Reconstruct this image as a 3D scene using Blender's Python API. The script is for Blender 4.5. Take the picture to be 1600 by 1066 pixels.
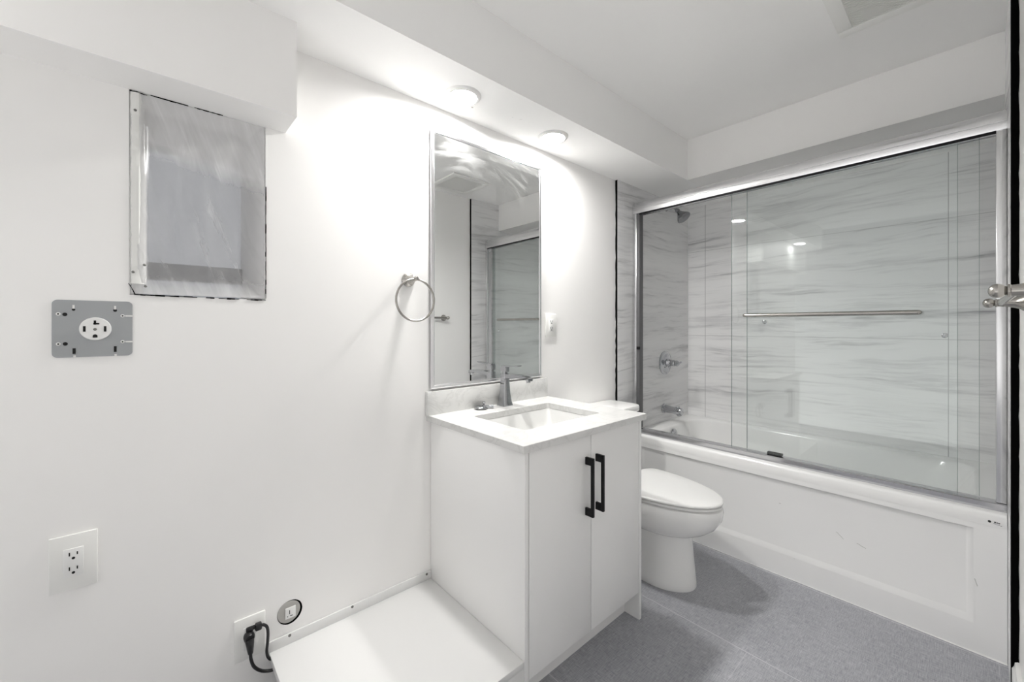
import bpy, bmesh, math, random
from mathutils import Vector, Matrix
for o in list(bpy.data.objects): bpy.data.objects.remove(o, do_unlink=True)
S = bpy.context.scene
COL = S.collection
PI = math.pi
random.seed(4)

# ------------------------------------------------------------------ camera
F_PX = 637.7
cam_d = bpy.data.cameras.new('camera'); cam = bpy.data.objects.new('camera', cam_d); COL.objects.link(cam)
cam_d.sensor_fit = 'HORIZONTAL'; cam_d.sensor_width = 36.0
cam_d.lens = 36.0 * F_PX / 1600.0
cam_d.shift_y = -(533.0 - 509.45) / 1600.0
cam_d.clip_start = 0.01
cam.location = (0, 0, 1.1953)
cam.rotation_euler = (PI / 2, 0, -0.7252)
S.camera = cam
# ------------------------------------------------------------------ light
FILL_LOW, FILL_HIGH = .95, .36
W_ = bpy.data.worlds.new('world'); S.world = W_; W_.use_nodes = True
_t = W_.node_tree; _bg = _t.nodes['Background']; _tc = _t.nodes.new('ShaderNodeTexCoord'); _sp = _t.nodes.new('ShaderNodeSeparateXYZ'); _rp = _t.nodes.new('ShaderNodeMapRange')
_t.links.new(_tc.outputs['Generated'], _sp.inputs[0]); _t.links.new(_sp.outputs[2], _rp.inputs[0])
_rp.inputs[1].default_value = -.35; _rp.inputs[2].default_value = .15
_rp.inputs[3].default_value = FILL_LOW; _rp.inputs[4].default_value = FILL_HIGH
_bg.inputs[0].default_value = (1.0, .992, .98, 1); _t.links.new(_rp.outputs[0], _bg.inputs[1])   # added ambient fill, also daylight behind the pane; brighter below to lift the ceiling
LAMP = (320.0, 275.0, 40.0)                                                          # downlight lens strength
S.view_settings.view_transform = 'Standard'; S.view_settings.look = 'None'
S.view_settings.gamma = 1.0; S.view_settings.use_curve_mapping = False
S.view_settings.exposure = 0.88
S.cycles.use_denoising = True
S.cycles.max_bounces = 14; S.cycles.diffuse_bounces = 8; S.cycles.glossy_bounces = 6
S.cycles.transmission_bounces = 8; S.cycles.transparent_max_bounces = 16
S.cycles.caustics_reflective = False; S.cycles.caustics_refractive = False

# ------------------------------------------------------------------ measures
W = 1.4522        # mirror wall
WF = -0.103       # wall the camera stands beside
TF = -0.083       # tile face on that wall
TB = 1.4362       # tile face on the mirror wall
XB = 3.065        # tile face behind the tub
XL = -1.2         # left end of the room
ZC = 2.3307; ZS = 2.0879
YS = W - 0.2949   # soffit face
XA = 2.46         # face of the drop above the tub

# ------------------------------------------------------------------ materials
def mat(name, col=(.8, .8, .8), rough=.5, metal=0.0, spec=.5, **kw):
    m = bpy.data.materials.new(name); m.use_nodes = True
    b = m.node_tree.nodes['Principled BSDF']
    b.inputs['Base Color'].default_value = (*col, 1)
    b.inputs['Roughness'].default_value = rough
    b.inputs['Metallic'].default_value = metal
    b.inputs['Specular IOR Level'].default_value = spec
    for k, v in kw.items(): b.inputs[k].default_value = v
    return m
class NT:
    def __init__(s, m): s.t = m.node_tree; s.b = s.t.nodes.get('Principled BSDF'); s.out = s.t.nodes['Material Output']
    def n(s, typ, **kw):
        x = s.t.nodes.new(typ)
        for k, v in kw.items():
            if k.startswith('i_'): x.inputs[k[2:]].default_value = v
            else: setattr(x, k, v)
        return x
    def l(s, a, b): s.t.links.new(a, b)
    def math(s, op, a, b=None, c=None, clamp=False):
        x = s.n('ShaderNodeMath', operation=op); x.use_clamp = clamp
        for i, v in enumerate((a, b, c)):
            if v is None: continue
            if isinstance(v, (int, float)): x.inputs[i].default_value = v
            else: s.l(v, x.inputs[i])
        return x.outputs[0]
    def mix(s, fac, a, b):
        x = s.n('ShaderNodeMix', data_type='RGBA')
        for sock, v in ((x.inputs[0], fac), (x.inputs[6], a), (x.inputs[7], b)):
            if isinstance(v, tuple): sock.default_value = (*v, 1) if len(v) == 3 else v
            elif isinstance(v, (int, float)): sock.default_value = v
            else: s.l(v, sock)
        return x.outputs[2]
    def ramp(s, fac, stops):
        x = s.n('ShaderNodeValToRGB'); s.l(fac, x.inputs[0])
        e = x.color_ramp.elements
        while len(e) < len(stops): e.new(.5)
        for k, (p, c) in enumerate(stops):
            e[k].position = p; e[k].color = (c, c, c, 1) if isinstance(c, (int, float)) else (*c, 1)
        return x.outputs[0]
    def world_xyz(s):
        g = s.n('ShaderNodeNewGeometry'); x = s.n('ShaderNodeSeparateXYZ'); s.l(g.outputs['Position'], x.inputs[0])
        return g.outputs['Position'], x.outputs[0], x.outputs[1], x.outputs[2]
    def combine(s, *v):
        x = s.n('ShaderNodeCombineXYZ')
        for i, a in enumerate(v):
            if isinstance(a, (int, float)): x.inputs[i].default_value = a
            else: s.l(a, x.inputs[i])
        return x.outputs[0]
    def noise(s, vec, scale, detail=4, rough=.55, dist=0):
        x = s.n('ShaderNodeTexNoise'); x.inputs['Scale'].default_value = scale; x.inputs['Detail'].default_value = detail
        x.inputs['Roughness'].default_value = rough; x.inputs['Distortion'].default_value = dist
        s.l(vec, x.inputs['Vector']); return x.outputs['Fac']
    def bump(s, h, strength, dist=.001):
        x = s.n('ShaderNodeBump'); x.inputs['Strength'].default_value = strength; x.inputs['Distance'].default_value = dist
        s.l(h, x.inputs['Height']); s.l(x.outputs[0], s.b.inputs['Normal'])

def paint(name, col):
    m = mat(name, col, .55, spec=.3); n = NT(m); p, *_ = n.world_xyz()
    f = n.noise(p, 5, 5, .6)
    n.l(n.mix(n.math('MULTIPLY', f, .35), col, tuple(c * .95 for c in col)), n.b.inputs['Base Color'])
    n.bump(n.noise(p, 260, 2), .05, .0006)
    return m
M_wall = paint('wall_paint', (.895, .888, .878))
M_ceil = paint('ceiling_paint', (.915, .912, .905))

def tile(name, axis, verts, horiz, LO=(.72, .72, .725), HI=(.83, .83, .83)):
    m = mat(name, (.7, .7, .7), .22, spec=.5); n = NT(m); p, x, y, z = n.world_xyz()
    h = x if axis == 'x' else y
    warp = n.noise(n.combine(n.math('MULTIPLY', h, .9), n.math('MULTIPLY', z, 2.0), 3.0), 1.6, 3)
    zz = n.math('ADD', n.math('ADD', z, n.math('MULTIPLY', warp, .10)), n.math('MULTIPLY', h, .02 if axis == 'y' else -.04))
    v1 = n.noise(n.combine(n.math('MULTIPLY', h, 1.5), n.math('MULTIPLY', zz, 17.0), 1.7), 1.0, 6, .66)
    v2 = n.noise(n.combine(n.math('MULTIPLY', h, 2.6), n.math('MULTIPLY', zz, 46.0), 7.7), 1.0, 5, .62)
    broad = n.noise(n.combine(n.math('MULTIPLY', h, .8), n.math('MULTIPLY', zz, 5.5), 5.1), 1.0, 3, .5)
    a = n.ramp(v1, [(.34, 1), (.40, .6), (.46, .12), (.52, 0)])
    b = n.ramp(v2, [(.32, 1), (.40, .3), (.48, 0)])
    d = n.math('ADD', n.math('MULTIPLY', a, .55), n.math('MULTIPLY', b, .5), clamp=True)
    d = n.math('MULTIPLY', d, n.ramp(broad, [(.40, 1), (.66, .3)]))
    c = n.mix(n.ramp(broad, [(.3, 0), (.7, 1)]), LO, HI)
    c = n.mix(d, c, (.34, .34, .355))
    g = None
    for s, lst, wd in ((h, verts, .0016), (z, horiz, .0009)):
        for q in lst:
            k = n.math('LESS_THAN', n.math('ABSOLUTE', n.math('SUBTRACT', s, q)), wd)
            g = k if g is None else n.math('MAXIMUM', g, k)
    c = n.mix(g, c, (.40, .40, .41)) if g is not None else c
    n.l(c, n.b.inputs['Base Color'])
    return m
M_tile_y = tile('marble_tile_long_wall', 'y', [1.308, .082], [.5, 1.125, 1.75], (.81, .81, .812), (.885, .885, .885))
M_tile_x = tile('marble_tile_end_wall', 'x', [], [])
M_black = mat('black_mastic', (.003, .003, .003), .9, spec=.0)
M_caulk = paint('caulk', (.78, .78, .76))

def floor_mat():
    m = mat('linen_floor_tile', (.2, .2, .22), .42, spec=.4); n = NT(m); p, x, y, z = n.world_xyz()
    a = n.noise(n.combine(n.math('MULTIPLY', x, 30), n.math('MULTIPLY', y, 420), 0.0), 1.0, 3, .6)
    b = n.noise(n.combine(n.math('MULTIPLY', x, 420), n.math('MULTIPLY', y, 30), 4.0), 1.0, 3, .6)
    big = n.noise(p, 2.2, 3)
    t = n.math('ADD', n.math('MULTIPLY', a, .5), n.math('MULTIPLY', b, .5))
    t = n.math('ADD', t, n.math('MULTIPLY', n.math('SUBTRACT', big, .5), .22))
    c = n.ramp(t, [(.34, (.21, .216, .235)), (.5, (.345, .35, .375)), (.66, (.49, .495, .52))])
    y2 = n.math('ADD', y, n.math('MULTIPLY', n.math('GREATER_THAN', x, 1.635), .61))
    lx = n.math('ABSOLUTE', n.math('SUBTRACT', n.math('MODULO', n.math('ADD', x, 6.1 - 1.635 + .305), .61), .305))
    ly = n.math('ABSOLUTE', n.math('SUBTRACT', n.math('MODULO', n.math('ADD', y2, 12.2 - .548 + .61), 1.22), .61))
    g = n.math('MAXIMUM', n.math('LESS_THAN', lx, .0015), n.math('MULTIPLY', n.math('LESS_THAN', ly, .0010), .5))
    c = n.mix(g, c, (.56, .56, .58))
    n.l(c, n.b.inputs['Base Color']); n.bump(t, .12, .0006)
    return m
M_floor = floor_mat()

def quartz():
    m = mat('white_quartz', (.84, .84, .83), .16); n = NT(m); p, x, y, z = n.world_xyz()
    v = n.noise(p, 5.5, 6, .6, 1.6)
    k = n.math('ABSOLUTE', n.math('SUBTRACT', v, .5))
    d = n.ramp(k, [(0, .55), (.02, .18), (.06, 0)])
    spots = n.ramp(n.noise(p, 11, 4), [(.45, 0), (.8, .35)])
    c = n.mix(d, (.68, .68, .67), (.53, .53, .52)); c = n.mix(n.math('MULTIPLY', spots, .5), c, (.64, .64, .63))
    n.l(c, n.b.inputs['Base Color']); return m
M_quartz = quartz()
M_cab = mat('white_laminate', (.86, .857, .85), .3, spec=.4)
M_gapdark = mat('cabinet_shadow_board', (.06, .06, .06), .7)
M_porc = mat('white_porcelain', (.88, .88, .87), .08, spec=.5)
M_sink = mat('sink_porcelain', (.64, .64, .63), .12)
M_acryl = mat('white_acrylic', (.88, .88, .875), .14)
M_plas = mat('white_plastic', (.82, .82, .80), .35)
M_plas2 = mat('bright_white_plastic', (.80, .80, .79), .28)
M_sheet = mat('white_coated_metal', (.75, .75, .745), .32)
M_chrome = mat('chrome', (.47, .475, .49), .05, 1.0)
M_chrome_d = mat('valve_chrome', (.50, .51, .53), .07, 1.0)
M_alu = mat('bright_aluminium', (.80, .80, .81), .24, 1.0)
M_shower = mat('shower_chrome', (.33, .335, .35), .08, 1.0)
M_track = mat('track_aluminium', (.62, .62, .64), .12, 1.0)
M_jamb_dark = mat('jamb_dark_grey', (.11, .11, .115), .45)
M_nick = mat('brushed_nickel', (.42, .405, .38), .25, 1.0)
M_blk = mat('matte_black_metal', (.006, .006, .007), .5, spec=.25)
M_rub = mat('black_rubber', (.012, .012, .013), .3)
M_hole = mat('slot_black', (.004, .004, .004), .8)
M_galv = mat('galvanised_steel', (.36, .375, .385), .5, .35)
M_screw = mat('screw_steel', (.20, .20, .19), .4, .7)
M_grey = mat('grey_mortar', (.42, .41, .39), .8)
M_pane = bpy.data.materials.new('frosted_pane'); M_pane.use_nodes = True
_n = NT(M_pane); _d = _n.n('ShaderNodeBsdfDiffuse'); _d.inputs[0].default_value = (.55, .56, .58, 1); _u = _n.n('ShaderNodeBsdfTranslucent'); _u.inputs[0].default_value = (.50, .52, .56, 1)
_m = _n.n('ShaderNodeMixShader'); _m.inputs[0].default_value = .42; _n.l(_d.outputs[0], _m.inputs[1]); _n.l(_u.outputs[0], _m.inputs[2]); _n.l(_m.outputs[0], _n.out.inputs[0])
M_sash = mat('grey_sash', (.36, .365, .38), .5)
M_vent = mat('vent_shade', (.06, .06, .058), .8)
def emit(name, col, st):
    m = bpy.data.materials.new(name); m.use_nodes = True; n = NT(m)
    e = n.n('ShaderNodeEmission'); e.inputs[0].default_value = (*col, 1); e.inputs[1].default_value = st
    n.l(e.outputs[0], n.out.inputs[0]); return m
LENS = [emit('lit_lens', (1, .985, .96), q) for q in LAMP]
def glass(name, tint, refl):
    m = bpy.data.materials.new(name); m.use_nodes = True; n = NT(m)
    t = n.n('ShaderNodeBsdfTransparent'); t.inputs[0].default_value = (*tint, 1)
    g = n.n('ShaderNodeBsdfGlossy'); g.inputs['Roughness'].default_value = 0.0; g.inputs['Color'].default_value = (.96, 1, .99, 1)
    fr = n.n('ShaderNodeFresnel'); gb = n.n('ShaderNodeNewGeometry'); n.l(n.math('ADD', refl, n.math('MULTIPLY', gb.outputs['Backfacing'], 1 / refl - refl)), fr.inputs[0])
    x = n.n('ShaderNodeMixShader'); n.l(fr.outputs[0], x.inputs[0]); n.l(t.outputs[0], x.inputs[1]); n.l(g.outputs[0], x.inputs[2])
    n.l(x.outputs[0], n.out.inputs[0]); return m
M_glass = glass('clear_door_glass', (.984, .992, .990), 1.5)
M_edge = mat('glass_edge', (.18, .24, .23), .15)
def mirror_mat():
    m = bpy.data.materials.new('smeared_mirror'); m.use_nodes = True; n = NT(m); b = n.b
    b.inputs['Base Color'].default_value = (.90, .91, .905, 1); b.inputs['Metallic'].default_value = 1; b.inputs['Roughness'].default_value = .0
    p, x, y, z = n.world_xyz()
    # wiped smears of residue near the top edge, in arcs
    dx = n.math('SUBTRACT', x, 1.02); dz = n.math('SUBTRACT', z, 1.40)
    r = n.math('SQRT', n.math('ADD', n.math('MULTIPLY', dx, dx), n.math('MULTIPLY', dz, dz)))
    ang = n.math('ARCTAN2', dz, dx)
    s = n.noise(n.combine(n.math('MULTIPLY', ang, 1.6), n.math('MULTIPLY', r, 16), 2.0), 1.0, 4, .55, .4)
    s = n.ramp(s, [(.50, 0), (.62, .5), (.74, 1)])
    top = n.ramp(n.math('MULTIPLY', n.math('SUBTRACT', z, 1.74), 4.5, clamp=True), [(0, 0), (.5, .5), (1, 1)])
    k = n.math('MULTIPLY', n.math('MULTIPLY', s, top), .20)
    d = n.n('ShaderNodeBsdfDiffuse'); d.inputs[0].default_value = (.85, .86, .86, 1)
    mx = n.n('ShaderNodeMixShader'); n.l(k, mx.inputs[0]); n.l(b.outputs[0], mx.inputs[1]); n.l(d.outputs[0], mx.inputs[2])
    n.l(mx.outputs[0], n.out.inputs[0]); return m
M_mirror = mirror_mat()
def film_mat():
    m = bpy.data.materials.new('clear_plastic_film'); m.use_nodes = True; n = NT(m)
    p, x, y, z = n.world_xyz()
    st = n.noise(n.combine(n.math('MULTIPLY', n.math('ADD', x, n.math('MULTIPLY', z, .35)), 26), 0.0, n.math('MULTIPLY', z, 4)), 1.0, 4, .6, .6)
    k = n.ramp(st, [(.46, .0), (.62, .16), (.76, .7)])
    edge = n.math('MAXIMUM', n.math('MULTIPLY', n.math('SUBTRACT', 1.335, z), 14, clamp=True), n.math('MULTIPLY', n.math('SUBTRACT', -.002, x), 60, clamp=True))
    # film whitened towards the top: the recess's lit upper band put into its colour
    lit_band = n.math('MULTIPLY', n.math('SUBTRACT', n.math('ADD', z, n.math('MULTIPLY', x, .2)), 1.645), 20, clamp=True)
    k = n.math('ADD', n.math('ADD', .20, n.math('MULTIPLY', k, .55)), n.math('MAXIMUM', n.math('MULTIPLY', edge, .5), n.math('MULTIPLY', lit_band, .42)), clamp=True)
    t = n.n('ShaderNodeBsdfTransparent'); t.inputs[0].default_value = (.97, .97, .98, 1)
    d = n.n('ShaderNodeBsdfDiffuse'); d.inputs[0].default_value = (.82, .82, .82, 1)
    tr = n.n('ShaderNodeBsdfTranslucent'); tr.inputs[0].default_value = (.85, .85, .86, 1)
    a = n.n('ShaderNodeMixShader'); a.inputs[0].default_value = .3; n.l(d.outputs[0], a.inputs[1]); n.l(tr.outputs[0], a.inputs[2])
    g = n.n('ShaderNodeBsdfGlossy'); g.inputs['Roughness'].default_value = .16
    mx = n.n('ShaderNodeMixShader'); n.l(k, mx.inputs[0]); n.l(t.outputs[0], mx.inputs[1]); n.l(a.outputs[0], mx.inputs[2])
    m2 = n.n('ShaderNodeMixShader'); m2.inputs[0].default_value = .06; n.l(mx.outputs[0], m2.inputs[1]); n.l(g.outputs[0], m2.inputs[2])
    n.l(m2.outputs[0], n.out.inputs[0]); return m
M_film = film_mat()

# ------------------------------------------------------------------ mesh helpers
ORG = {}
def B(): return bmesh.new()
def box(bm, x0, x1, y0, y1, z0, z1, bev=0.0, seg=2):
    r = bmesh.ops.create_cube(bm, size=1.0)
    vs = r['verts']
    for v in vs: v.co = Vector(((x0 + x1) / 2 + v.co.x * (x1 - x0), (y0 + y1) / 2 + v.co.y * (y1 - y0), (z0 + z1) / 2 + v.co.z * (z1 - z0)))
    if bev > 0:
        es = list({e for v in vs for e in v.link_edges})
        bmesh.ops.bevel(bm, geom=es, offset=bev, segments=seg, profile=.5, affect='EDGES')
    return bm
def loft(bm, rings, cap0=True, cap1=True, closed=True):
    vr = [[bm.verts.new(p) for p in r] for r in rings]
    n = len(rings[0])
    for a, b in zip(vr, vr[1:]):
        for i in range(n if closed else n - 1):
            j = (i + 1) % n
            bm.faces.new((a[i], a[j], b[j], b[i]))
    if cap0: bm.faces.new(vr[0][::-1])
    if cap1: bm.faces.new(vr[-1])
    return vr
def frame_of(d):
    d = Vector(d).normalized(); u = Vector((0, 0, 1)) if abs(d.z) < .9 else Vector((1, 0, 0))
    a = d.cross(u).normalized(); return a, d.cross(a).normalized()
def lathe(bm, o, d, prof, seg=28):
    o = Vector(o); d = Vector(d).normalized(); a, b = frame_of(d)
    rings = [[o + d * h + (a * math.cos(2 * PI * i / seg) + b * math.sin(2 * PI * i / seg)) * max(r, 1e-5) for i in range(seg)] for r, h in prof]
    loft(bm, rings)
    return bm
def cyl(bm, p0, p1, r0, r1=None, seg=20):
    p0 = Vector(p0); p1 = Vector(p1)
    return lathe(bm, p0, p1 - p0, [(r0, 0), (r0 if r1 is None else r1, (p1 - p0).length)], seg)
def ball(bm, c, r, sx=1, sy=1, sz=1, seg=20):
    q = bmesh.ops.create_uvsphere(bm, u_segments=seg, v_segments=seg // 2, radius=r)
    for v in q['verts']: v.co = Vector(c) + Vector((v.co.x * sx, v.co.y * sy, v.co.z * sz))
    return bm
def spline(pts, n=8):
    P = [Vector(p) for p in pts]; out = []
    for i in range(len(P) - 1):
        p0, p1, p2, p3 = P[max(i - 1, 0)], P[i], P[i + 1], P[min(i + 2, len(P) - 1)]
        for k in range(n):
            t = k / n
            out.append(.5 * ((2 * p1) + (p2 - p0) * t + (2 * p0 - 5 * p1 + 4 * p2 - p3) * t * t + (-p0 + 3 * p1 - 3 * p2 + p3) * t ** 3))
    return out + [P[-1]]
def tube(bm, pts, r, seg=12, closed=False):
    P = [Vector(p) for p in pts]; n = len(P); rings = []; a = None
    for i, p in enumerate(P):
        t = (P[(i + 1) % n] - P[i - 1]) if closed else (P[min(i + 1, n - 1)] - P[max(i - 1, 0)])
        t.normalize()
        if a is None: a, b = frame_of(t)
        else: a = (a - t * a.dot(t)).normalized(); b = t.cross(a)
        rr = r[i] if isinstance(r, (list, tuple)) else r
        rings.append([p + (a * math.cos(2 * PI * k / seg) + b * math.sin(2 * PI * k / seg)) * rr for k in range(seg)])
    if closed: rings.append(rings[0]); loft(bm, rings, False, False); bmesh.ops.remove_doubles(bm, verts=bm.verts, dist=1e-6)
    else: loft(bm, rings)
    return bm
def rrect(x0, x1, y0, y1, z, r, n=6):
    out = []
    for cx, cy, a0 in ((x1 - r, y1 - r, 0), (x0 + r, y1 - r, PI / 2), (x0 + r, y0 + r, PI), (x1 - r, y0 + r, 1.5 * PI)):
        for k in range(n + 1):
            a = a0 + PI / 2 * k / n; out.append(Vector((cx + r * math.cos(a), cy + r * math.sin(a), z)))
    return out
def prism(bm, poly, axis, a, b):
    f = {'x': lambda p, t: Vector((t, p[0], p[1])), 'y': lambda p, t: Vector((p[0], t, p[1])), 'z': lambda p, t: Vector((p[0], p[1], t))}[axis]
    loft(bm, [[f(p, a) for p in poly], [f(p, b) for p in poly]]); return bm
def obj(name, bm, m, parent=None, smooth=35, origin=None):
    bmesh.ops.recalc_face_normals(bm, faces=bm.faces)
    if parent is not None: o0 = ORG[parent]
    else:
        c = [v.co for v in bm.verts]
        o0 = Vector(origin) if origin else Vector((sum(p.x for p in c) / len(c), sum(p.y for p in c) / len(c), min(p.z for p in c)))
    bmesh.ops.translate(bm, verts=bm.verts, vec=-o0)
    if smooth:
        for f in bm.faces: f.smooth = True
        for e in bm.edges:
            if len(e.link_faces) == 2:
                if e.calc_face_angle(0) > math.radians(smooth): e.smooth = False
            else: e.smooth = False
    me = bpy.data.meshes.new(name); bm.to_mesh(me); bm.free()
    me.materials.append(m)
    o = bpy.data.objects.new(name, me); COL.objects.link(o)
    ORG[o] = o0
    if parent is not None: o.parent = parent
    else: o.location = o0
    return o
def tag(o, label, cat, group=None):
    o['label'] = label; o['category'] = cat
    if group: o['group'] = group
    return o
def thing(name, label, cat, loc, group=None):
    o = bpy.data.objects.new(name, None); COL.objects.link(o); o.empty_display_size = .05
    o.location = loc; ORG[o] = Vector(loc)
    return tag(o, label, cat, group)
def struct(name, bm, m, smooth=0):
    o = obj(name, bm, m, None, smooth, origin=(0, 0, 0)); o['kind'] = 'structure'; return o

# ------------------------------------------------------------------ setting
struct('floor', box(B(), XL - .1, XB + .1, WF - .1, W + .1, -.08, 0), M_floor)
struct('ceiling', box(B(), XL - .1, XB + .1, WF - .1, W + .1, ZC, ZC + .1), M_ceil)
wx0, wx1, wz0, wz1 = -.0414, .2673, 1.276, 1.8104
DW = .47
b = B(); T = W + .1
box(b, XL - .1, wx0, W, T, 0, ZC); box(b, wx1, XB + .1, W, T, 0, ZC); box(b, wx0, wx1, W, T, 0, wz0); box(b, wx0, wx1, W, T, wz1, ZC)
struct('wall_back', b, M_wall)
struct('wall_front', box(B(), XL - .1, XB + .1, WF - .1, WF, 0, ZC), M_wall)
struct('wall_right', box(B(), XB + .012, XB + .1, WF, W, 0, ZC), M_wall)
# no left wall: that unseen end is left open for the added ambient fill
struct('ceiling_soffit', box(B(), XL, XB + .012, YS, W, ZS, ZC), M_ceil)
struct('ceiling_alcove', box(B(), XA, XB + .012, WF, YS, ZS, ZC), M_wall)
struct('ceiling_duct_box', box(B(), XL, .3225, W - .1351, W, 1.8104, ZS), M_wall)
# tile surfaces: 16-19 mm proud of the painted walls, with a raw black edge
struct('wall_right_tile', box(B(), XB, XB + .012, WF, W, 0, ZS), M_tile_y)
struct('wall_back_tile', box(B(), 2.1335, XB, TB, W, 0, ZS), M_tile_x)
b = B(); box(b, 2.143, XB, WF, TF, 0, ZS); box(b, 2.143, XA, WF, TF, ZS, ZC)
struct('wall_front_tile', b, M_tile_x)
def ragged_strip(x, y0, y1, z0, z1, amp):
    bm = B(); rows = []; n = 70
    for i in range(n + 1):
        z = z0 + (z1 - z0) * i / n; a = y0 + amp * (random.random() - .3); x2 = x - .0012 - .0012 * random.random()
        rows.append([Vector((x, a, z)), Vector((x, y1, z)), Vector((x2, y1, z)), Vector((x2, a, z))])
    loft(bm, rows); return bm
struct('trim_2', ragged_strip(2.143, WF + .0005, TF - .0012, .0, ZC - .001, .0022), M_black)
struct('trim_3', ragged_strip(2.1335, W - .0006, TB + .001, .0, ZS - .001, -.004), M_black)
# baseboard along the front wall
prof = [(WF, 0), (WF + .0165, 0), (WF + .0165, .06), (WF + .012, .07), (WF + .010, .082), (WF + .004, .086), (WF, .086)]
struct('baseboard_front', prism(B(), prof, 'x', XL, 2.1395), M_plas)
# small scuffs and a nail hole left in the soffit
b = B(); lathe(b, (.984, 1.355, ZS), (0, 0, -1), [(.0045, 0), (.003, .0012), (.0, .0014)], 10)
for x, y in ((1.196, 1.297), (1.2, 1.292), (1.16, 1.305)): lathe(b, (x, y, ZS), (0, 0, -1), [(.0016, 0), (.0012, .0006)], 8)
struct('trim_4', b, M_grey)

# ------------------------------------------------------------------ window_1: recess closed off with plastic film
win = thing('window_1', 'x', 'x', ((wx0 + wx1) / 2, W, wz0)); del win['label']; del win['category']; win['kind'] = 'structure'
b = B(); t = .012; YB = W + DW
box(b, wx0 - t, wx0, W + .1, YB, wz0 - t, wz1 + t); box(b, wx1, wx1 + t, W + .1, YB, wz0 - t, wz1 + t)
box(b, wx0, wx1, W + .1, YB, wz1, wz1 + t); box(b, wx0, wx1, W + .1, YB, wz0 - t, wz0)
obj('jamb', b, M_wall, win, 0)
b = B(); f = .022
box(b, wx0, wx0 + f, YB - .04, YB - .013, wz0, wz1, .002)
box(b, wx0 + f, wx1, YB - .04, YB - .013, wz0 + .08, wz0 + .14, .002)
obj('sash', b, M_sash, win, 0)
b = B(); b.faces.new([b.verts.new(p) for p in ((wx0, YB - .012, wz0), (wx1, YB - .012, wz0), (wx1, YB - .012, wz1), (wx0, YB - .012, wz1))]); obj('pane', b, M_pane, win, 0)
# film: wrinkled sheet taped inside the opening
b = B(); NX, NZ = 44, 70; g = []
rnd = random.Random(8)
ph = [rnd.uniform(0, 6.3) for _ in range(8)]
for j in range(NZ + 1):
    row = []
    for i in range(NX + 1):
        u, v = i / NX, j / NZ
        x = wx0 + .004 + (wx1 - wx0 - .008) * u; z = wz0 + .004 + (wz1 - wz0 - .006) * v
        e = min(1, min(u, 1 - u) / .12, min(v, 1 - v) / .08)
        fold = .0035 * math.sin(34 * u + 11 * v + ph[0]) * (1 - v) + .003 * math.sin(19 * u - 9 * v + ph[1]) + .002 * math.sin(61 * u + 7 * v + ph[2]) * (1 - v)
        lip = .010 * math.exp(-((u - .07) / .035) ** 2)
        y = W - .001 + e * (.014 + fold) - lip * min(1, 8 * v, 8 * (1 - v))
        if i in (0, NX): x += .0022 * (rnd.random() - .5)
        if j in (0, NZ): z += .0022 * (rnd.random() - .5)
        row.append(b.verts.new((x, y, z)))
    g.append(row)
for j in range(NZ):
    for i in range(NX): b.faces.new((g[j][i], g[j][i + 1], g[j + 1][i + 1], g[j + 1][i]))
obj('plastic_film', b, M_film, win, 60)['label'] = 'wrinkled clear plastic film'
# corner bead strip on the near jamb, caulked and nailed
b = B(); rows = []
for k in range(41):
    z = wz0 + .03 + (wz1 - wz0 - .034) * k / 40; j = .0016 * (rnd.random() - .5)
    rows.append([Vector((wx0 + .002 + j, W + .004, z)), Vector((wx0 + .034 + j * .6, W + .018, z)), Vector((wx0 + .033 + j, W + .008, z)), Vector((wx0 + .019, W - .004 + j, z)), Vector((wx0 + .004 + j, W - .001, z))])
loft(b, rows); obj('jamb_strip', b, M_caulk, win, 50)
b = B()
def crack(p0, p1, w, n=26, gaps=()):
    for k in range(n):
        t0, t1 = k / n, (k + 1) / n
        if any(a <= t0 < c for a, c in gaps): continue
        a = Vector(p0).lerp(Vector(p1), t0); c = Vector(p0).lerp(Vector(p1), t1); ww = w * (.35 + rnd.random())
        d = (c - a).normalized(); nrm = Vector((-d.z, 0, d.x)) * ww / 2; jj = nrm.normalized() * .0009 * (rnd.random() - .5)
        pr = [a + jj - nrm, c + jj - nrm, c + jj + nrm, a + jj + nrm]
        loft(b, [[p + Vector((0, -.0014, 0)) for p in pr], [p + Vector((0, .0, 0)) for p in pr]])
crack((wx0 + .012, W - .0006, wz0 + .001), (wx1, W - .0006, wz0 - .0015), .0034, 30, ((.42, .5), (.56, .6), (.76, .82)))
crack((wx1 + .0005, W - .0006, wz0 + .004), (wx1 + .0005, W - .0006, wz0 + .35), .0028, 24)
crack((wx0 + .001, W - .0006, wz1 - .003), (wx0 + .035, W - .0006, wz1 - .004), .0035, 8)
crack((wx0 + .042, W - .0006, wz1 - .001), (wx0 + .2, W - .0006, wz1 - .001), .0028, 24, ((.5, .56),))
crack((wx0 - .0005, W - .0006, wz0 + .03), (wx0 + .012, W - .0006, wz0 + .002), .002, 6)
obj('ragged_gap', b, M_black, win, 0)
for x, z in ((wx0 + .012, wz1 - .052), (wx0 + .008, wz0 + .06), (wx0 + .03, wz0 + .08), (wx0 + .032, wz0 + .024)):
    obj('nail_head', lathe(B(), (x, W - .004, z), (0, -1, 0), [(.0035, 0), (.002, .0012)], 8), M_screw, win)

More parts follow.
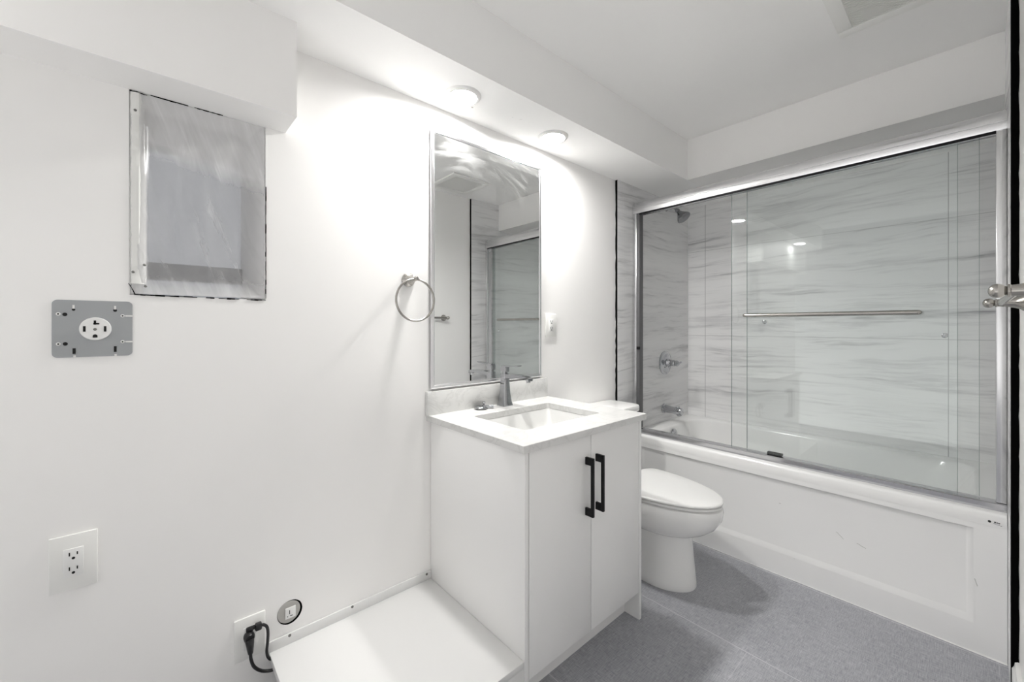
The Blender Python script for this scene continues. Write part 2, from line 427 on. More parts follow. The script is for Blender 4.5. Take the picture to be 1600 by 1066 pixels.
# ------------------------------------------------------------------ ceiling things
def downlight(x, y, label, lens):
    t = thing('downlight', label, 'ceiling light', (x, y, ZS), 'recessed soffit downlights')
    obj('trim_ring', lathe(B(), (x, y, ZS), (0, 0, -1), [(.072, 0), (.071, .002), (.067, .0065), (.060, .0100), (.055, .0095), (.050, .0026), (.050, 0)], 40), M_plas2, t)
    obj('lens', lathe(B(), (x, y, ZS), (0, 0, -1), [(.0495, .0002), (.0495, .0014), (.0, .0018)], 40), lens, t)['label'] = 'glowing white lens'
downlight(.907, 1.312, 'lit round recessed downlight in the soffit above the mirror, nearer the plastic-covered window', LENS[0])
downlight(1.4226, 1.3135, 'lit round recessed downlight in the soffit above the mirror end nearer the shower', LENS[1])
downlight(-.60, 1.235, 'lit round recessed downlight in the soffit beside the duct box, beyond the window', LENS[2])
t = thing('exhaust_fan', 'square white louvred exhaust fan cover in the flat ceiling above the tub', 'vent', (1.85, .165, ZC))
vx0, vx1, vy0, vy1 = 1.675, 2.025, -.015, .345
b = B(); vr = .045
for a in ((vx0, vx0 + vr, vy0, vy1), (vx1 - vr, vx1, vy0, vy1), (vx0 + vr, vx1 - vr, vy0, vy0 + vr), (vx0 + vr, vx1 - vr, vy1 - vr, vy1)): box(b, *a, ZC - .012, ZC, .003)
obj('cover_frame', b, M_plas, t)
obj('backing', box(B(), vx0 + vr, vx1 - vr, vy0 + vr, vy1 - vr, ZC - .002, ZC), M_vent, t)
b = B(); n = 30
for k in range(n):
    x = vx0 + vr + .004 + (vx1 - vx0 - 2 * vr - .008) * k / (n - 1)
    box(b, x - .0018, x + .0018, vy0 + vr, vy1 - vr, ZC - .010, ZC - .003)
obj('louvre_grille', b, M_plas, t, 0)

# ------------------------------------------------------------------ wall fittings on the mirror wall
def slot(b, x, y, z, w, h, d=.0008): box(b, x - w / 2, x + w / 2, y - d, y + .0004, z - h / 2, z + h / 2)
def outlet(x0, x1, z0, z1, label, gfci=False, hollow=True):
    xc, zc = (x0 + x1) / 2, (z0 + z1) / 2
    t = thing('wall_outlet', label, 'outlet', (xc, W, z0))
    obj('cover_plate', box(B(), x0, x1, W - .007, W, z0, z1, .0025), M_plas, t)
    b = B(); box(b, xc - .0172, xc + .0172, W - .0098, W - .006, zc - .034, zc + .034, .0012)
    rc = obj('receptacle', b, M_plas2, t)
    b = B(); ys = W - .0098
    for s in (1, -1):
        z = zc + s * .0175
        slot(b, xc - .0066, ys, z + .004, .0022, .0085); slot(b, xc + .0066, ys, z + .004, .0022, .0072)
        lathe(b, (xc, ys + .0004, z - .0065), (0, -1, 0), [(.0030, 0), (.0030, .0012)], 12)
    obj('contact_slots', b, M_hole, rc, 0)
    if gfci: obj('test_button', box(B(), xc - .008, xc + .008, W - .011, W - .0095, zc - .006, zc + .006, .0006), M_plas, rc)
    return t
outlet(-.1802, -.0981, .556, .690, 'white two-socket wall outlet with nothing plugged in, below the steel dryer plate')
outlet(.1848, .2656, .193, .319, 'white wall outlet with black plugs in it, low beside the laundry platform')
outlet(1.512, 1.592, 1.139, 1.258, 'white wall outlet between the mirror and the shower tile', True)

# dryer receptacle on a steel plate
px0, px1, pz0, pz1 = -.1752, -.0347, 1.119, 1.258
t = thing('dryer_outlet', 'round white dryer socket on a grey steel mounting plate on the wall', 'outlet', (-.105, W, pz0))
b = B(); r1 = [(p.x, p.y) for p in rrect(px0, px1, pz0, pz1, 0, .01)]
prism(b, r1, 'y', W - .0022, W)
obj('mounting_plate', b, M_galv, t, 30)['label'] = 'grey steel plate with punched slots'
pc, zc = (px0 + px1) / 2 + .003, 1.188
def U(px, py):  # photo detail crop -> plate coordinates
    return px0 + (px - 160) / (1120 - 160) * (px1 - px0), pz1 - (py - 215) / (905 - 215) * (pz1 - pz0)
rc = obj('receptacle', lathe(B(), (pc, W - .002, zc), (0, -1, 0), [(.0285, 0), (.0285, .004), (.0272, .006), (0, .006)], 40), M_plas2, t)
b = B(); ys = W - .008
def blk(cx, cz, w, h): x, z = U(cx, cz); slot(b, x, ys, z, w, h, .0007)
blk(530, 563, .0045, .0135); blk(777, 563, .0045, .0135); blk(655, 485, .0042, .0105); blk(672, 499, .0105, .0038)
x, z = U(657, 650); lathe(b, (x, ys + .0003, z), (0, -1, 0), [(.0042, 0), (.0042, .001)], 14); slot(b, x, ys, z - .002, .0084, .004, .0008)
obj('contact_slots', b, M_hole, rc, 0)
x, z = U(655, 568); obj('centre_screw', lathe(B(), (x, ys + .0004, z), (0, -1, 0), [(.0034, 0), (.003, .0016), (0, .0018)], 14), M_screw, rc)
yp = W - .0022
for cx, cy, h in ((403, 328, .0062), (899, 330, .0075), (305, 388, .0085), (310, 741, .0085)):
    x, z = U(cx, cy); obj('punched_hole', lathe(B(), (x, yp + .0003, z), (0, -1, 0), [(h / 2, 0), (h / 2, .0009)], 14), M_hole, t, 0)
for cx, cy, w, h in ((409, 830, .0052, .0135), (901, 818, .0052, .0145)):
    x, z = U(cx, cy); b = B(); slot(b, x, yp, z, w, h); obj('punched_slot', b, M_hole, t, 0)
for cx, cy in ((230, 384), (232, 742), (993, 398), (993, 728)):
    x, z = U(cx, cy); e = obj('screw_eyelet', lathe(B(), (x, yp + .0002, z), (0, -1, 0), [(.0042, 0), (.0036, .0007), (0, .0008)], 14), M_caulk, t, 0)
    obj('screw_hole', lathe(B(), (x, yp - .0005, z), (0, -1, 0), [(.0018, 0), (.0016, .0006)], 10), M_hole, e, 0)
for cx, cy, w, h in ((1075, 398, .014, .0036), (1075, 728, .014, .0036), (403, 295, .0036, .009), (899, 296, .0036, .009), (415, 893, .0045, .0045), (905, 893, .0045, .0045)):
    x, z = U(cx, cy); b = B(); slot(b, x, yp, z, w, h); obj('edge_slot', b, M_caulk, t, 0)

# ragged round hole with a square fitting
hx, hz = .335, .278
t = thing('wall_fitting', 'small square white fitting in a ragged round hole above the platform edge', 'fitting', (hx, W, hz - .037))
b = B(); seg = 40; ro = [.036 + .0004 * math.sin(3 * a) + .0005 * rnd.random() for a in [2 * PI * k / seg for k in range(seg)]]
def ringpts(rr, y): return [Vector((hx + rr[k] * math.cos(2 * PI * k / seg), y, hz + rr[k] * 1.02 * math.sin(2 * PI * k / seg))) for k in range(seg)]
loft(b, [ringpts(ro, W), ringpts(ro, W - .0012), ringpts([q - .003 for q in ro], W - .0014)]); obj('ragged_rim', b, M_black, t, 0)
b = B(); loft(b, [[p + Vector((-.003, 0, .0025)) for p in ringpts([q - .003 for q in ro], W - .001)], [p + Vector((-.003, 0, .0025)) for p in ringpts([q - .004 for q in ro], W - .0022)]])
obj('mortar_patch', b, M_grey, t, 0)
b = B(); box(b, hx - .014, hx + .016, W - .006, W - .002, hz - .017, hz + .017, .001); pl = obj('insert', b, M_plas2, t)
b = B(); slot(b, hx - .002, W - .006, hz + .003, .002, .012); slot(b, hx + .003, W - .006, hz - .009, .007, .002); slot(b, hx - .008, W - .006, hz - .009, .003, .002)
obj('slots', b, M_hole, pl, 0)

# plugs and cords
t = thing('power_cord', 'black cord from the lower plug, curling under the laundry platform', 'cord', (.225, W - .01, .06), 'black power cords')
b = B(); lathe(b, (.221, W - .0105, .2665), (0, -1, 0), [(.013, 0), (.0145, .004), (.0145, .016), (.011, .022)], 18)
tube(b, spline([(.221, W - .026, .262), (.2215, W - .031, .25), (.222, W - .031, .235), (.223, W - .03, .222)], 5), [.0125 - .0004 * k for k in range(16)], 14)
obj('plug', b, M_rub, t)
b = B(); tube(b, spline([(.223, W - .03, .226), (.224, W - .03, .205), (.232, W - .03, .178), (.25, W - .03, .156), (.272, W - .034, .146), (.31, W - .05, .14), (.36, W - .09, .06), (.40, W - .14, .0045), (.48, W - .2, .0045)], 8), .0045, 10)
obj('cable', b, M_rub, t)
t = thing('power_cord', 'black cord looping out of the upper plug behind the platform edge', 'cord', (.245, W - .01, .06), 'black power cords')
b = B(); box(b, .2135, .232, W - .019, W - .0104, .279, .293, .003); box(b, .236, .254, W - .027, W - .0104, .276, .296, .004)
box(b, .229, .24, W - .018, W - .0104, .281, .292, .002)
obj('plug', b, M_rub, t)
b = B(); tube(b, spline([(.25, W - .02, .287), (.258, W - .024, .287), (.266, W - .026, .278), (.269, W - .026, .26), (.2685, W - .024, .23), (.2665, W - .022, .20), (.272, W - .024, .178), (.295, W - .03, .15), (.33, W - .06, .05), (.37, W - .08, .005), (.45, W - .1, .005)], 8), .0042, 10)
obj('cable', b, M_rub, t)

# ------------------------------------------------------------------ laundry platform
lx0, lx1, ly0, lz = .2762, .8465, .898, .18
t = thing('laundry_platform', 'low white laundry platform screwed to the wall beside the vanity', 'platform', (.55, 1.17, 0))
obj('deck', box(B(), lx0, lx1, ly0, W - .002, lz - .022, lz, .002), M_sheet, t)
b = B(); box(b, lx0 - .004, lx1, W - .007, W - .0005, lz, lz + .033, .001)
fl = obj('wall_flange', b, M_sheet, t)
for x, z in ((.826, .204), (.5313, .2085), (.333, .2074)):
    obj('screw', lathe(B(), (x, W - .0068, z), (0, -1, 0), [(.0046, 0), (.0042, .0018), (.0015, .0026), (0, .0026)], 12), M_screw, fl)
obj('front_skirt', box(B(), lx0, lx1, ly0 + .001, ly0 + .018, 0, lz - .022, .001), M_sheet, t)
obj('support_leg', box(B(), lx1 - .02, lx1 - .002, ly0 + .02, W - .004, 0, lz - .022), M_sheet, t)

# ------------------------------------------------------------------ vanity
cx0, cx1, cy0, cz1 = .8468, 1.502, .897, .8135
t = thing('vanity_cabinet', 'white two-door vanity cabinet with black bar handles under the quartz counter', 'cabinet', (1.175, 1.17, 0))
ys2 = cy0 + .0005
obj('side_panel', box(B(), cx0, cx0 + .016, ys2, W - .002, 0, cz1, .0008), M_cab, t)
obj('side_panel', box(B(), cx1 - .016, cx1, ys2, W - .002, 0, cz1, .0008), M_cab, t)
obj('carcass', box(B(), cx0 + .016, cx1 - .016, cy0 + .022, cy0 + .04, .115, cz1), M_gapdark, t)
obj('bottom_panel', box(B(), cx0 + .016, cx1 - .016, cy0 + .04, W - .002, .115, .131), M_cab, t)
obj('toe_kick', box(B(), cx0 + .016, cx1 - .016, .966, .982, 0, .115), M_cab, t)
for (a, c, hxx, hz0, hz1) in ((cx0 + .0195, 1.1699, 1.142, .5345, .7375), (1.1731, cx1 - .0190, 1.2005, .5375, .7365)):
    d = obj('door', box(B(), a, c, cy0 + .001, cy0 + .02, .114, cz1 - .0025, .0008), M_cab, t)
    b = B(); box(b, hxx - .005, hxx + .005, cy0 - .033, cy0 - .023, hz0, hz1, .0006)
    for z0, z1 in ((hz0, hz0 + .026), (hz1 - .026, hz1)): box(b, hxx - .0048, hxx + .0048, cy0 - .0232, cy0 + .001, z0, z1, .0006)
    obj('bar_handle', b, M_blk, d)['label'] = 'matte black square bar handle'
# counter
kx0, kx1, ky0, kz0, kz1 = .8286, 1.5155, .8822, .814, .8384
sx0, sx1, sy0, sy1 = .957, 1.385, 1.0145, 1.311
t = thing('countertop', 'white marbled quartz countertop with a rectangular sink cut-out on the vanity', 'countertop', (1.17, 1.16, kz0))
b = B()
def rr4(x0, x1, y0, y1, z, r): return rrect(x0, x1, y0, y1, z, r, 4)
yk = W - .001
loft(b, [rr4(kx0, kx1, ky0, yk, kz0, .002), rr4(kx0, kx1, ky0, yk, kz1 - .0015, .002), rr4(kx0 + .0015, kx1 - .0015, ky0 + .0015, yk - .001, kz1, .002),
         rr4(sx0 - .001, sx1 + .001, sy0 - .001, sy1 + .001, kz1, .012), rr4(sx0, sx1, sy0, sy1, kz1 - .001, .012), rr4(sx0, sx1, sy0, sy1, kz0, .012), rr4(kx0, kx1, ky0, yk, kz0, .002)], False, False)
bmesh.ops.remove_doubles(b, verts=b.verts, dist=1e-6)
obj('slab', b, M_quartz, t, 30)
obj('backsplash', box(B(), kx0 - .006, kx1 - .006, W - .021, W - .001, kz1, .9325, .0012), M_quartz, t)
# sink bowl
t = thing('sink', 'white rectangular undermount sink bowl set into the quartz countertop', 'sink', ((sx0 + sx1) / 2, (sy0 + sy1) / 2, .69))
def sk(i, z, r): return rrect(sx0 + i, sx1 - i, sy0 + i, sy1 - i, z, r)
b = B(); loft(b, [sk(-.02, kz0 - .001, .02), sk(-.0005, kz0 - .001, .0125), sk(.0015, kz0 - .006, .014), sk(.010, .79, .018), sk(.02, .765, .024), sk(.028, .742, .03), sk(.045, .728, .04),
    rrect(sx0 + .12, sx1 - .12, sy0 + .10, sy1 - .10, .716, .03),
    rrect(sx0 + .12, sx1 - .12, sy0 + .10, sy1 - .10, .706, .03), sk(.04, .712, .04), sk(-.004, .76, .03), sk(-.02, kz0 - .012, .02), sk(-.02, kz0 - .001, .02)], False, False)
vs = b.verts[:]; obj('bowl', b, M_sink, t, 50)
obj('drain', lathe(B(), ((sx0 + sx1) / 2, (sy0 + sy1) / 2, .707), (0, 0, 1), [(.09, 0), (.09, .0005), (.03, .0095), (.029, .012), (.018, .011), (0, .010)], 28), M_porc, t)

# faucet
fx, fy = 1.191, 1.392
t = thing('faucet', 'chrome single-lever faucet with square flared base behind the sink', 'faucet', (fx, fy, kz1))
def sq(h, z, dy=0, hy=None, r=.003):
    hy = hy or h; return rrect(fx - h, fx + h, fy - hy + dy, fy + hy + dy, z, r, 3)
b = B(); loft(b, [sq(.0265, kz1), sq(.0265, kz1 + .004), sq(.0235, kz1 + .016), sq(.0205, kz1 + .036), sq(.018, kz1 + .062), sq(.0162, kz1 + .095), sq(.0155, .957), sq(.0148, .959)])
obj('body', b, M_chrome, t, 30)
def spr(y, z, h, hh): return [Vector((fx - h, y, z + hh)), Vector((fx + h, y, z + hh)), Vector((fx + h, y, z - hh)), Vector((fx - h, y, z - hh))]
b = B(); loft(b, [sq(.0150, .959), sq(.0150, .982)]); loft(b, [spr(fy + .0, .969, .0135, .0095), spr(fy - .03, .973, .0135, .009), spr(fy - .08, .977, .0135, .0075), spr(fy - .125, .976, .0135, .007), spr(fy - .155, .972, .0135, .007), spr(fy - .165, .969, .013, .006)])
cyl(b, (fx, fy - .15, .966), (fx, fy - .152, .955), .009)
obj('spout', b, M_chrome, t, 30)
b = B(); loft(b, [sq(.010, .982), sq(.010, .988), sq(.0145, .990), sq(.0150, 1.012), sq(.0145, 1.0135)])
loft(b, [spr(fy + .013, 1.016, .0125, .0028), spr(fy - .02, 1.0165, .0125, .0028), spr(fy - .075, 1.020, .0115, .0022), spr(fy - .098, 1.0225, .011, .002)])
obj('lever_handle', b, M_chrome, t, 30)
# loose drain fitting on the counter
t = thing('drain_stopper', 'loose chrome pop-up drain fitting lying on the counter beside the faucet', 'drain fitting', (1.083, 1.395, kz1))
b = B(); lathe(b, (1.062, 1.40, kz1 + .0005), (.05, -.1, 1), [(.0, 0), (.026, .0005), (.029, .004), (.027, .008), (.020, .012), (.012, .010), (0, .010)], 28)
obj('flange', b, M_chrome, t)
b = B(); lathe(b, (1.083, 1.393, kz1 + .0085), (.85, -.52, -.02), [(0, -.012), (.0075, -.011), (.008, .012), (.0065, .014), (.0065, .026), (.008, .027), (.008, .034), (0, .035)], 20)
obj('plunger', b, M_chrome_d, t)
b = B(); lathe(b, (1.088, 1.412, kz1), (.0, .0, 1), [(.009, 0), (.0085, .006), (.004, .008), (.004, .018), (.0065, .020), (.0065, .027), (0, .029)], 18)
obj('lift_knob', b, M_chrome, t)

# ------------------------------------------------------------------ mirror
mx0, mx1, mz0, mz1 = .8428, 1.4741, .9415, 1.9908
t = thing('wall_mirror', 'tall rectangular silver-framed mirror above the vanity, smeared near its top edge', 'mirror', ((mx0 + mx1) / 2, W, mz0))
b = B()
def mr(i, y): return [Vector((mx0 + i, y, mz0 + i)), Vector((mx1 - i, y, mz0 + i)), Vector((mx1 - i, y, mz1 - i)), Vector((mx0 + i, y, mz1 - i))]
loft(b, [mr(0, W - .0005), mr(0, W - .012), mr(.0035, W - .0145), mr(.012, W - .0145), mr(.016, W - .0115), mr(.016, W - .0005), mr(0, W - .0005)], False, False)
bmesh.ops.remove_doubles(b, verts=b.verts, dist=1e-6)
obj('frame', b, M_alu, t, 20)
obj('mirror_glass', box(B(), mx0 + .016, mx1 - .016, W - .0118, W - .005, mz0 + .016, mz1 - .016), M_mirror, t, 0)

# towel ring
t = thing('towel_ring', 'brushed nickel towel ring on the wall just beside the mirror', 'towel ring', (.7485, W, 1.29))
tx, tz = .7485, 1.374
b = B(); lathe(b, (tx, W, tz), (0, -1, 0), [(.027, 0), (.027, .005), (.024, .009), (.019, .012), (.014, .022), (.0095, .034), (.0085, .044), (.0105, .046), (.0105, .052), (.0085, .054), (.0095, .058), (.0095, .066), (.006, .072), (0, .074)], 28)
obj('post', b, M_nick, t)
b = B(); R = .0785; tube(b, [(tx + R * math.sin(a), W - .060, tz - .003 - R + R * math.cos(a)) for a in [2 * PI * k / 64 for k in range(64)]], .0042, 12, True)
obj('ring', b, M_nick, t, 60)

# paper ring on the vanity's end panel
t = thing('toilet_paper_holder', 'nickel toilet paper ring on the vanity end panel next to the toilet', 'paper holder', (1.502, .96, .60))
b = B(); lathe(b, (1.5012, .965, .648), (1, 0, 0), [(.02, 0), (.02, .004), (.012, .009), (.007, .014), (.007, .036), (.009, .038), (.009, .042), (0, .044)], 20)
obj('post', b, M_nick, t)
b = B(); R = .036; tube(b, [(1.537 + R * math.sin(a) * .8, .965 - R * math.sin(a) * .6, .648 - R + R * math.cos(a)) for a in [2 * PI * k / 40 for k in range(40)]], .0036, 10, True)
obj('ring', b, M_nick, t, 60)

# ------------------------------------------------------------------ toilet
tcx = 1.848
def egg(z, a, yf, yb, yc, n=48, pb=2.6, dx=0):
    out = []
    for k in range(n):
        th = 2 * PI * k / n; c, s = math.cos(th), math.sin(th)
        if s <= 0: x = a * c; y = yc + (yc - yf) * s
        else:
            e = 2 / pb; x = a * math.copysign(abs(c) ** e, c); y = yc + (yb - yc) * abs(s) ** e
        out.append(Vector((tcx + dx + x, y, z)))
    return out
t = thing('toilet', 'white elongated toilet with closed lid between the vanity and the tub', 'toilet', (tcx, 1.1, 0))
b = B()
loft(b, [egg(0, .118, .835, 1.36, 1.0, pb=4), egg(.006, .120, .833, 1.36, 1.0, pb=4), egg(.03, .118, .836, 1.36, 1.0, pb=4), egg(.12, .110, .845, 1.36, 1.0, pb=4), egg(.215, .106, .853, 1.36, 1.01, pb=4), egg(.238, .110, .848, 1.36, 1.02, pb=4),
         egg(.246, .125, .825, 1.37, 1.03, pb=4), egg(.265, .150, .790, 1.38, 1.05, pb=3.5), egg(.295, .175, .752, 1.39, 1.07, pb=3.5), egg(.335, .190, .725, 1.40, 1.09, pb=3.2), egg(.372, .193, .716, 1.40, 1.09, pb=3), egg(.390, .189, .720, 1.40, 1.09, pb=3), egg(.394, .183, .727, 1.40, 1.09, pb=3)])
obj('bowl', b, M_porc, t, 40)
def slab_egg(z0, z1, g, crown=0):
    b = B(); A, yf, yb, yc = .193 + g, .719 - g, 1.185 + g * .3, 1.09
    loft(b, [egg(z0, A - .005, yf + .005, yb - .004, yc, pb=3.4), egg(z0 + .002, A, yf, yb, yc, pb=3.4), egg(z1 - .005, A, yf, yb, yc, pb=3.4), egg(z1 - .0015, A - .003, yf + .003, yb - .003, yc, pb=3.4), egg(z1, A - .008, yf + .008, yb - .008, yc, pb=3.4), egg(z1 + crown * .7, A * .62, yc - (yc - yf) * .62, yc + .055, yc, pb=3), egg(z1 + crown, A * .2, yc - (yc - yf) * .2, yc + .02, yc)])
    return b
obj('seat', slab_egg(.3985, .4115, -.002), M_plas2, t, 40)
ld = obj('lid', slab_egg(.4150, .4275, .002, .004), M_plas2, t, 40)
for s in (-1, 1): obj('hinge', cyl(B(), (tcx + s * .075 - .02, 1.2, .416), (tcx + s * .075 + .02, 1.2, .416), .011), M_plas2, t)
b = B(); k0, k1 = tcx - .205, tcx + .205
loft(b, [rrect(k0 + .03, k1 - .03, 1.26, 1.435, .394, .04), rrect(k0 + .012, k1 - .012, 1.242, 1.437, .44, .045), rrect(k0, k1, 1.236, 1.44, .722, .045)])
obj('tank', b, M_porc, t, 40)
b = B(); loft(b, [rrect(k0 - .008, k1 + .008, 1.226, 1.445, .724, .05), rrect(k0 - .012, k1 + .012, 1.222, 1.447, .729, .055), rrect(k0 - .012, k1 + .012, 1.222, 1.447, .748, .055), rrect(k0 - .008, k1 + .008, 1.226, 1.445, .7545, .052), rrect(k0 + .01, k1 - .01, 1.244, 1.43, .757, .045)])
obj('tank_lid', b, M_porc, t, 40)
b = B(); cyl(b, (tcx - .15, 1.242, .65), (tcx - .15, 1.222, .65), .012); box(b, tcx - .155, tcx - .075, 1.214, 1.222, .643, .657, .003)
obj('flush_lever', b, M_chrome, t)

# ------------------------------------------------------------------ bathtub
ux0, ux1, uy0, uy1, uz = 2.258, XB - .001, TF + .001, TB - .001, .5247
t = thing('bathtub', 'white alcove bathtub with a recessed-panel apron behind the sliding glass', 'bathtub', (2.66, .68, 0))
b = B()
def ub(i0, i1, j0, j1, z, r): return rrect(ux0 + i0, ux1 - i1, uy0 + j0, uy1 - j1, z, r, 8)
loft(b, [ub(.001, 0, 0, 0, .475, .004), ub(0, 0, 0, 0, .485, .004), ub(0, 0, 0, 0, .512, .004), ub(.0025, 0, 0, 0, .520, .006), ub(.009, 0, 0, 0, uz, .008),
         ub(.105, .060, .065, .085, uz, .13), ub(.112, .066, .072, .092, uz - .003, .13), ub(.118, .072, .080, .098, uz - .014, .13), ub(.130, .085, .14, .108, .40, .13), ub(.150, .105, .24, .125, .25, .13), ub(.175, .13, .30, .15, .19, .12), ub(.22, .18, .36, .20, .165, .10), ub(.30, .26, .5, .4, .16, .06)], False, True)
# apron: face with a recessed panel
def ar(j0, j1, z0, z1, x): return [Vector((x, uy0 + j0, z0)), Vector((x, uy1 - j1, z0)), Vector((x, uy1 - j1, z1)), Vector((x, uy0 + j0, z1))]
loft(b, [ar(0, 0, 0, .49, ux0 + .06), ar(0, 0, 0, .49, ux0 + .0015), ar(.078, .078, .105, .4565, ux0 + .0015), ar(.081, .081, .109, .4545, ux0 + .0025), ar(.096, .096, .128, .449, ux0 + .013), ar(.10, .10, .132, .446, ux0 + .014)], False, True)
tub = obj('tub_shell', b, M_acryl, t, 40)
yt = uy1 - .112
obj('overflow_plate', lathe(B(), (2.63, yt + .006, .472), (0, -1, .10), [(.034, 0), (.034, .004), (.029, .010), (.012, .012), (.010, .016), (0, .017)], 28), M_chrome_d, t)
b = B(); xs = ux0
lathe(b, (xs + .0004, -.0405, .4925), (-1, 0, 0), [(.0042, 0), (.0042, .0008)], 14)
for k, (dy, dz, w, h) in enumerate(((.013, .001, .004, .004), (.018, .0005, .004, .0035), (.0225, .0, .004, .003), (.012, -.0045, .006, .0011), (.020, -.0058, .008, .0011), (.027, -.0075, .004, .001))):
    box(b, xs - .0006, xs + .0002, -.0405 - dy - w / 2, -.0405 - dy + w / 2, .4925 + dz - h / 2, .4925 + dz + h / 2)
obj('maker_sticker', b, M_hole, t, 0)['label'] = 'small black printed mark on the apron corner'
rs = random.Random(3)
for (y0, z0, y1, z1) in ((.40, .285, .375, .262), (.33, .262, .30, .250), (.62, .34, .612, .339), (-.005, .27, -.012, .245), (.555, .105, .553, .103)):
    b = B(); xq = ux0 + (.0013 if (y0 < 0 or z0 < .12) else .0138)
    P0, P1 = Vector((xq, y0, z0)), Vector((xq, y1, z1))
    tube(b, [P0.lerp(P1, k / 5) + Vector((0, 0, .002 * (rs.random() - .5))) for k in range(6)], .0009, 5)
    obj('scuff_mark', b, M_grey, t, 0)
# bead of caulk along the floor
b = B(); rows = []
for k in range(61):
    y = uy0 + (uy1 - uy0) * k / 60; w = .0016 + .0022 * math.exp(-(y + .08) * 5) * (.8 + .4 * rs.random())
    rows.append([Vector((ux0 + .0015, y, .0)), Vector((ux0 + .0015, y, w)), Vector((ux0 + .0015 - w * .5, y, w * .4)), Vector((ux0 + .0015 - w * 1.2, y, .0))])
loft(b, rows); struct('trim_5', b, M_caulk, 30)

# ------------------------------------------------------------------ sliding shower door
t = thing('shower_door', 'sliding glass tub door with bright silver header and tracks', 'shower door', (2.32, .68, uz))
y0, y1 = TF + .0005, TB - .0005
hp = [(2.372, 1.905), (2.372, 1.972), (2.368, 1.980), (2.352, 1.984), (2.334, 1.983), (2.318, 1.979), (2.305, 1.971), (2.297, 1.960), (2.2945, 1.948), (2.2945, 1.934), (2.2955, 1.932), (2.2945, 1.930), (2.2945, 1.912), (2.297, 1.9045), (2.301, 1.904), (2.301, 1.914), (2.366, 1.914), (2.366, 1.905)]
b = B(); loft(b, [[Vector((x, y0, z)) for x, z in hp], [Vector((x, y1, z)) for x, z in hp]])
obj('header_rail', b, M_alu, t, 25)
for ya, yb in ((y0, y0 + .026), (y1 - .026, y1)):
    obj('jamb_rail', box(B(), 2.300, 2.352, ya, yb, uz + .0285, 1.9125, .003), M_alu, t)
obj('jamb_dark_strip', box(B(), 2.304, 2.350, y1 - .0445, y1 - .026, uz + .0285, 1.9125, .002), M_jamb_dark, t)['label'] = 'dark grey strip standing in for the jamb reflection'  # dark reflection in the metal jamb, put in as a grey strip
obj('header_channel_strip', box(B(), 2.3035, 2.3065, y0 + .026, y1 - .0445, 1.8955, 1.9145), M_blk, t, 0)['label'] = 'thin black strip standing in for the dark channel under the header'  # added strip that blackens the header's hollow underside
tp = [(2.2935, uz), (2.2935, uz + .024), (2.298, uz + .028), (2.322, uz + .028), (2.325, uz + .018), (2.333, uz + .018), (2.336, uz + .024), (2.355, uz + .024), (2.355, uz)]
b = B(); loft(b, [[Vector((x, y0, z)) for x, z in tp], [Vector((x, y1, z)) for x, z in tp]])
obj('bottom_track', b, M_track, t, 25)
def panel(x, ya, yb, label):
    g = obj('glass_panel', box(B(), x - .003, x + .003, ya, yb, uz + .030, 1.9115), M_glass, t, 0); g['label'] = label
    b = B()
    for yy in (ya, yb): box(b, x - .0031, x + .0031, yy - .0006, yy + .0006, uz + .030, 1.9115)
    obj('polished_edge', b, M_edge, g, 0); return g
outer = panel(2.312, .038, .849, 'outer glass panel carrying the towel bar')
inner = panel(2.338, -.017, .783, 'inner glass panel behind the outer one')
b = B(); zb = 1.249
tube(b, [(2.262, .145, zb), (2.262, .763, zb)], .0095, 16)
for y, s in ((.145, -1), (.763, 1)): ball(b, (2.262, y, zb), .0095, 1, 1.6, 1, 14)
for y in (.175, .735): lathe(b, (2.3085, y, zb), (-1, 0, 0), [(.0105, 0), (.0105, .006), (.0075, .009), (.0075, .045)], 16)
obj('door_towel_bar', b, M_nick, outer)
b = B()
for y, z in ((.70, 1.216), (.072, 1.158)): lathe(b, (2.3348, y, z), (-1, 0, 0), [(.010, 0), (.010, .004), (.006, .006), (0, .0065)], 14)
obj('door_knob', b, M_chrome, inner)
obj('centre_guide', box(B(), 2.318, 2.34, .62, .685, uz + .0285, uz + .040, .002), M_blk, t)
obj('bumper', box(B(), 2.292, 2.304, y1 - .052, y1 - .030, 1.0465, 1.0655, .002), M_blk, t)['label'] = 'small black rubber bumper'

# ------------------------------------------------------------------ shower fittings on the tub end wall
t = thing('showerhead', 'chrome shower head on an angled arm above the tub', 'shower head', (2.74, TB, 1.92))
b = B(); lathe(b, (2.725, TB, 2.035), (0, -1, 0), [(.03, 0), (.03, .003), (.022, .010), (.010, .014)], 24)
tube(b, spline([(2.725, TB - .002, 2.035), (2.725, TB - .035, 2.033), (2.725, TB - .062, 2.018), (2.725, TB - .082, 1.995)], 6), .0095, 12)
obj('arm', b, M_shower, t)
b = B(); lathe(b, (2.725, TB - .078, 2.0), (0, -.62, -.78), [(.012, 0), (.016, .006), (.016, .014), (.012, .022), (.018, .032), (.036, .062), (.046, .076), (.047, .086), (.043, .089), (0, .087)], 28)
obj('spray_head', b, M_shower, t)
t = thing('shower_valve', 'chrome round shower valve with lever halfway up the tub end wall', 'valve', (2.715, TB, .84))
vz = .937
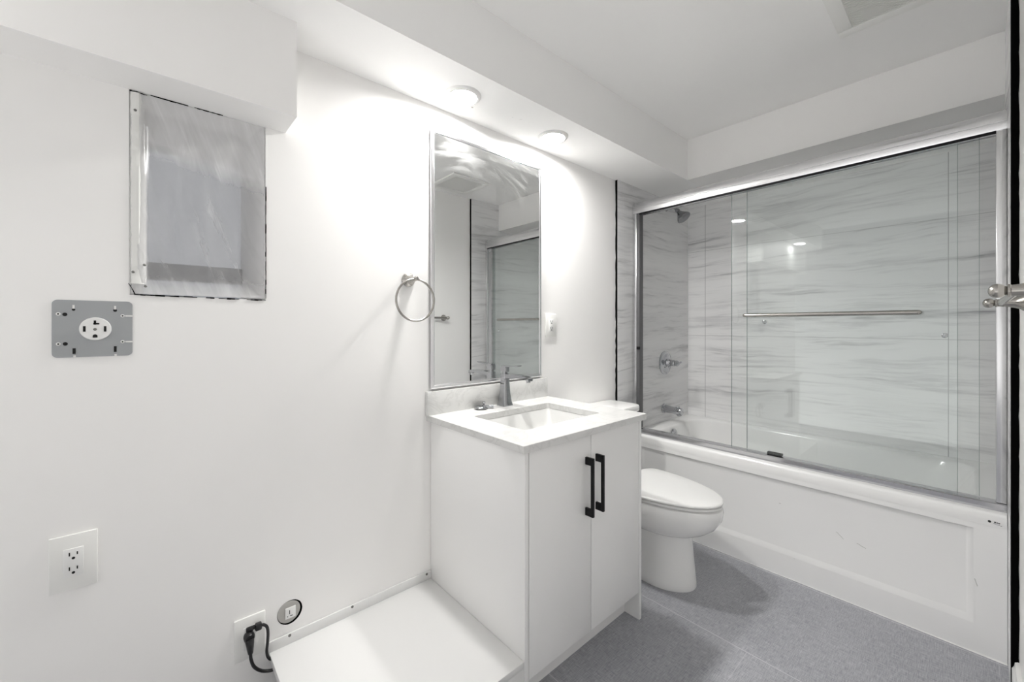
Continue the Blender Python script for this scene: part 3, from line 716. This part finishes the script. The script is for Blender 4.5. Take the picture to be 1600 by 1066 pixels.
obj('escutcheon', lathe(B(), (2.712, TB, vz), (0, -1, 0), [(.084, 0), (.084, .003), (.078, .008), (.060, .011), (.040, .013), (.030, .016), (.028, .018), (0, .018)], 40), M_chrome_d, t)
b = B(); lathe(b, (2.712, TB - .017, vz), (0, -1, 0), [(.029, 0), (.031, .008), (.024, .018), (.020, .040), (.022, .050), (.018, .058), (.020, .062), (.020, .076), (.012, .084), (0, .086)], 28)
tube(b, spline([(2.712, TB - .062, vz), (2.735, TB - .066, vz + .002), (2.765, TB - .072, vz - .003), (2.79, TB - .078, vz + .003)], 5), [.009 - .00015 * k for k in range(16)], 12)
tube(b, [(2.712, TB - .03, vz - .02), (2.712, TB - .035, vz - .04)], .005, 10)
obj('lever', b, M_chrome_d, t)
t = thing('tub_spout', 'chrome tub spout low on the tiled end wall above the overflow', 'tub spout', (2.70, TB, .58))
b = B(); lathe(b, (2.695, TB, .618), (0, -1, -.04), [(.034, 0), (.034, .006), (.028, .012), (.026, .03), (.023, .07), (.023, .085), (.027, .088), (.027, .098), (.024, .101), (.025, .125), (.020, .135), (0, .137)], 28)
cyl(b, (2.695, TB - .112, .606), (2.695, TB - .113, .584), .018, .0165); cyl(b, (2.695, TB - .112, .635), (2.695, TB - .112, .648), .005)
obj('spout', b, M_chrome_d, t)

# ------------------------------------------------------------------ towel bar on the wall beside the camera
t = thing('towel_bar', 'brushed nickel towel bar on the wall facing the mirror, ending near the tile', 'towel bar', (1.56, WF, 1.2))
zb, yb = 1.263, -.055
obj('bar', tube(B(), [(1.232, yb, zb), (1.862, yb, zb)], .0085, 16), M_nick, t)
for x in (1.226, 1.866):
    b = B(); lathe(b, (x, WF, zb), (0, 1, 0), [(.0265, 0), (.0265, .004), (.024, .008), (.0195, .012), (.0155, .022), (.013, .034), (.0112, .048), (.0108, .054), (.0122, .0555), (.0122, .0585), (.008, .060)], 26)
    k = obj('bracket', b, M_nick, t)
    b = B(); lathe(b, (x, WF, zb), (0, 1, 0), [(.0075, .0595), (.009, .061), (.0122, .0645), (.0136, .069), (.0138, .0725), (.0125, .077), (.009, .081), (.004, .083), (0, .0835)], 26)
    obj('finial', b, M_nick, k)
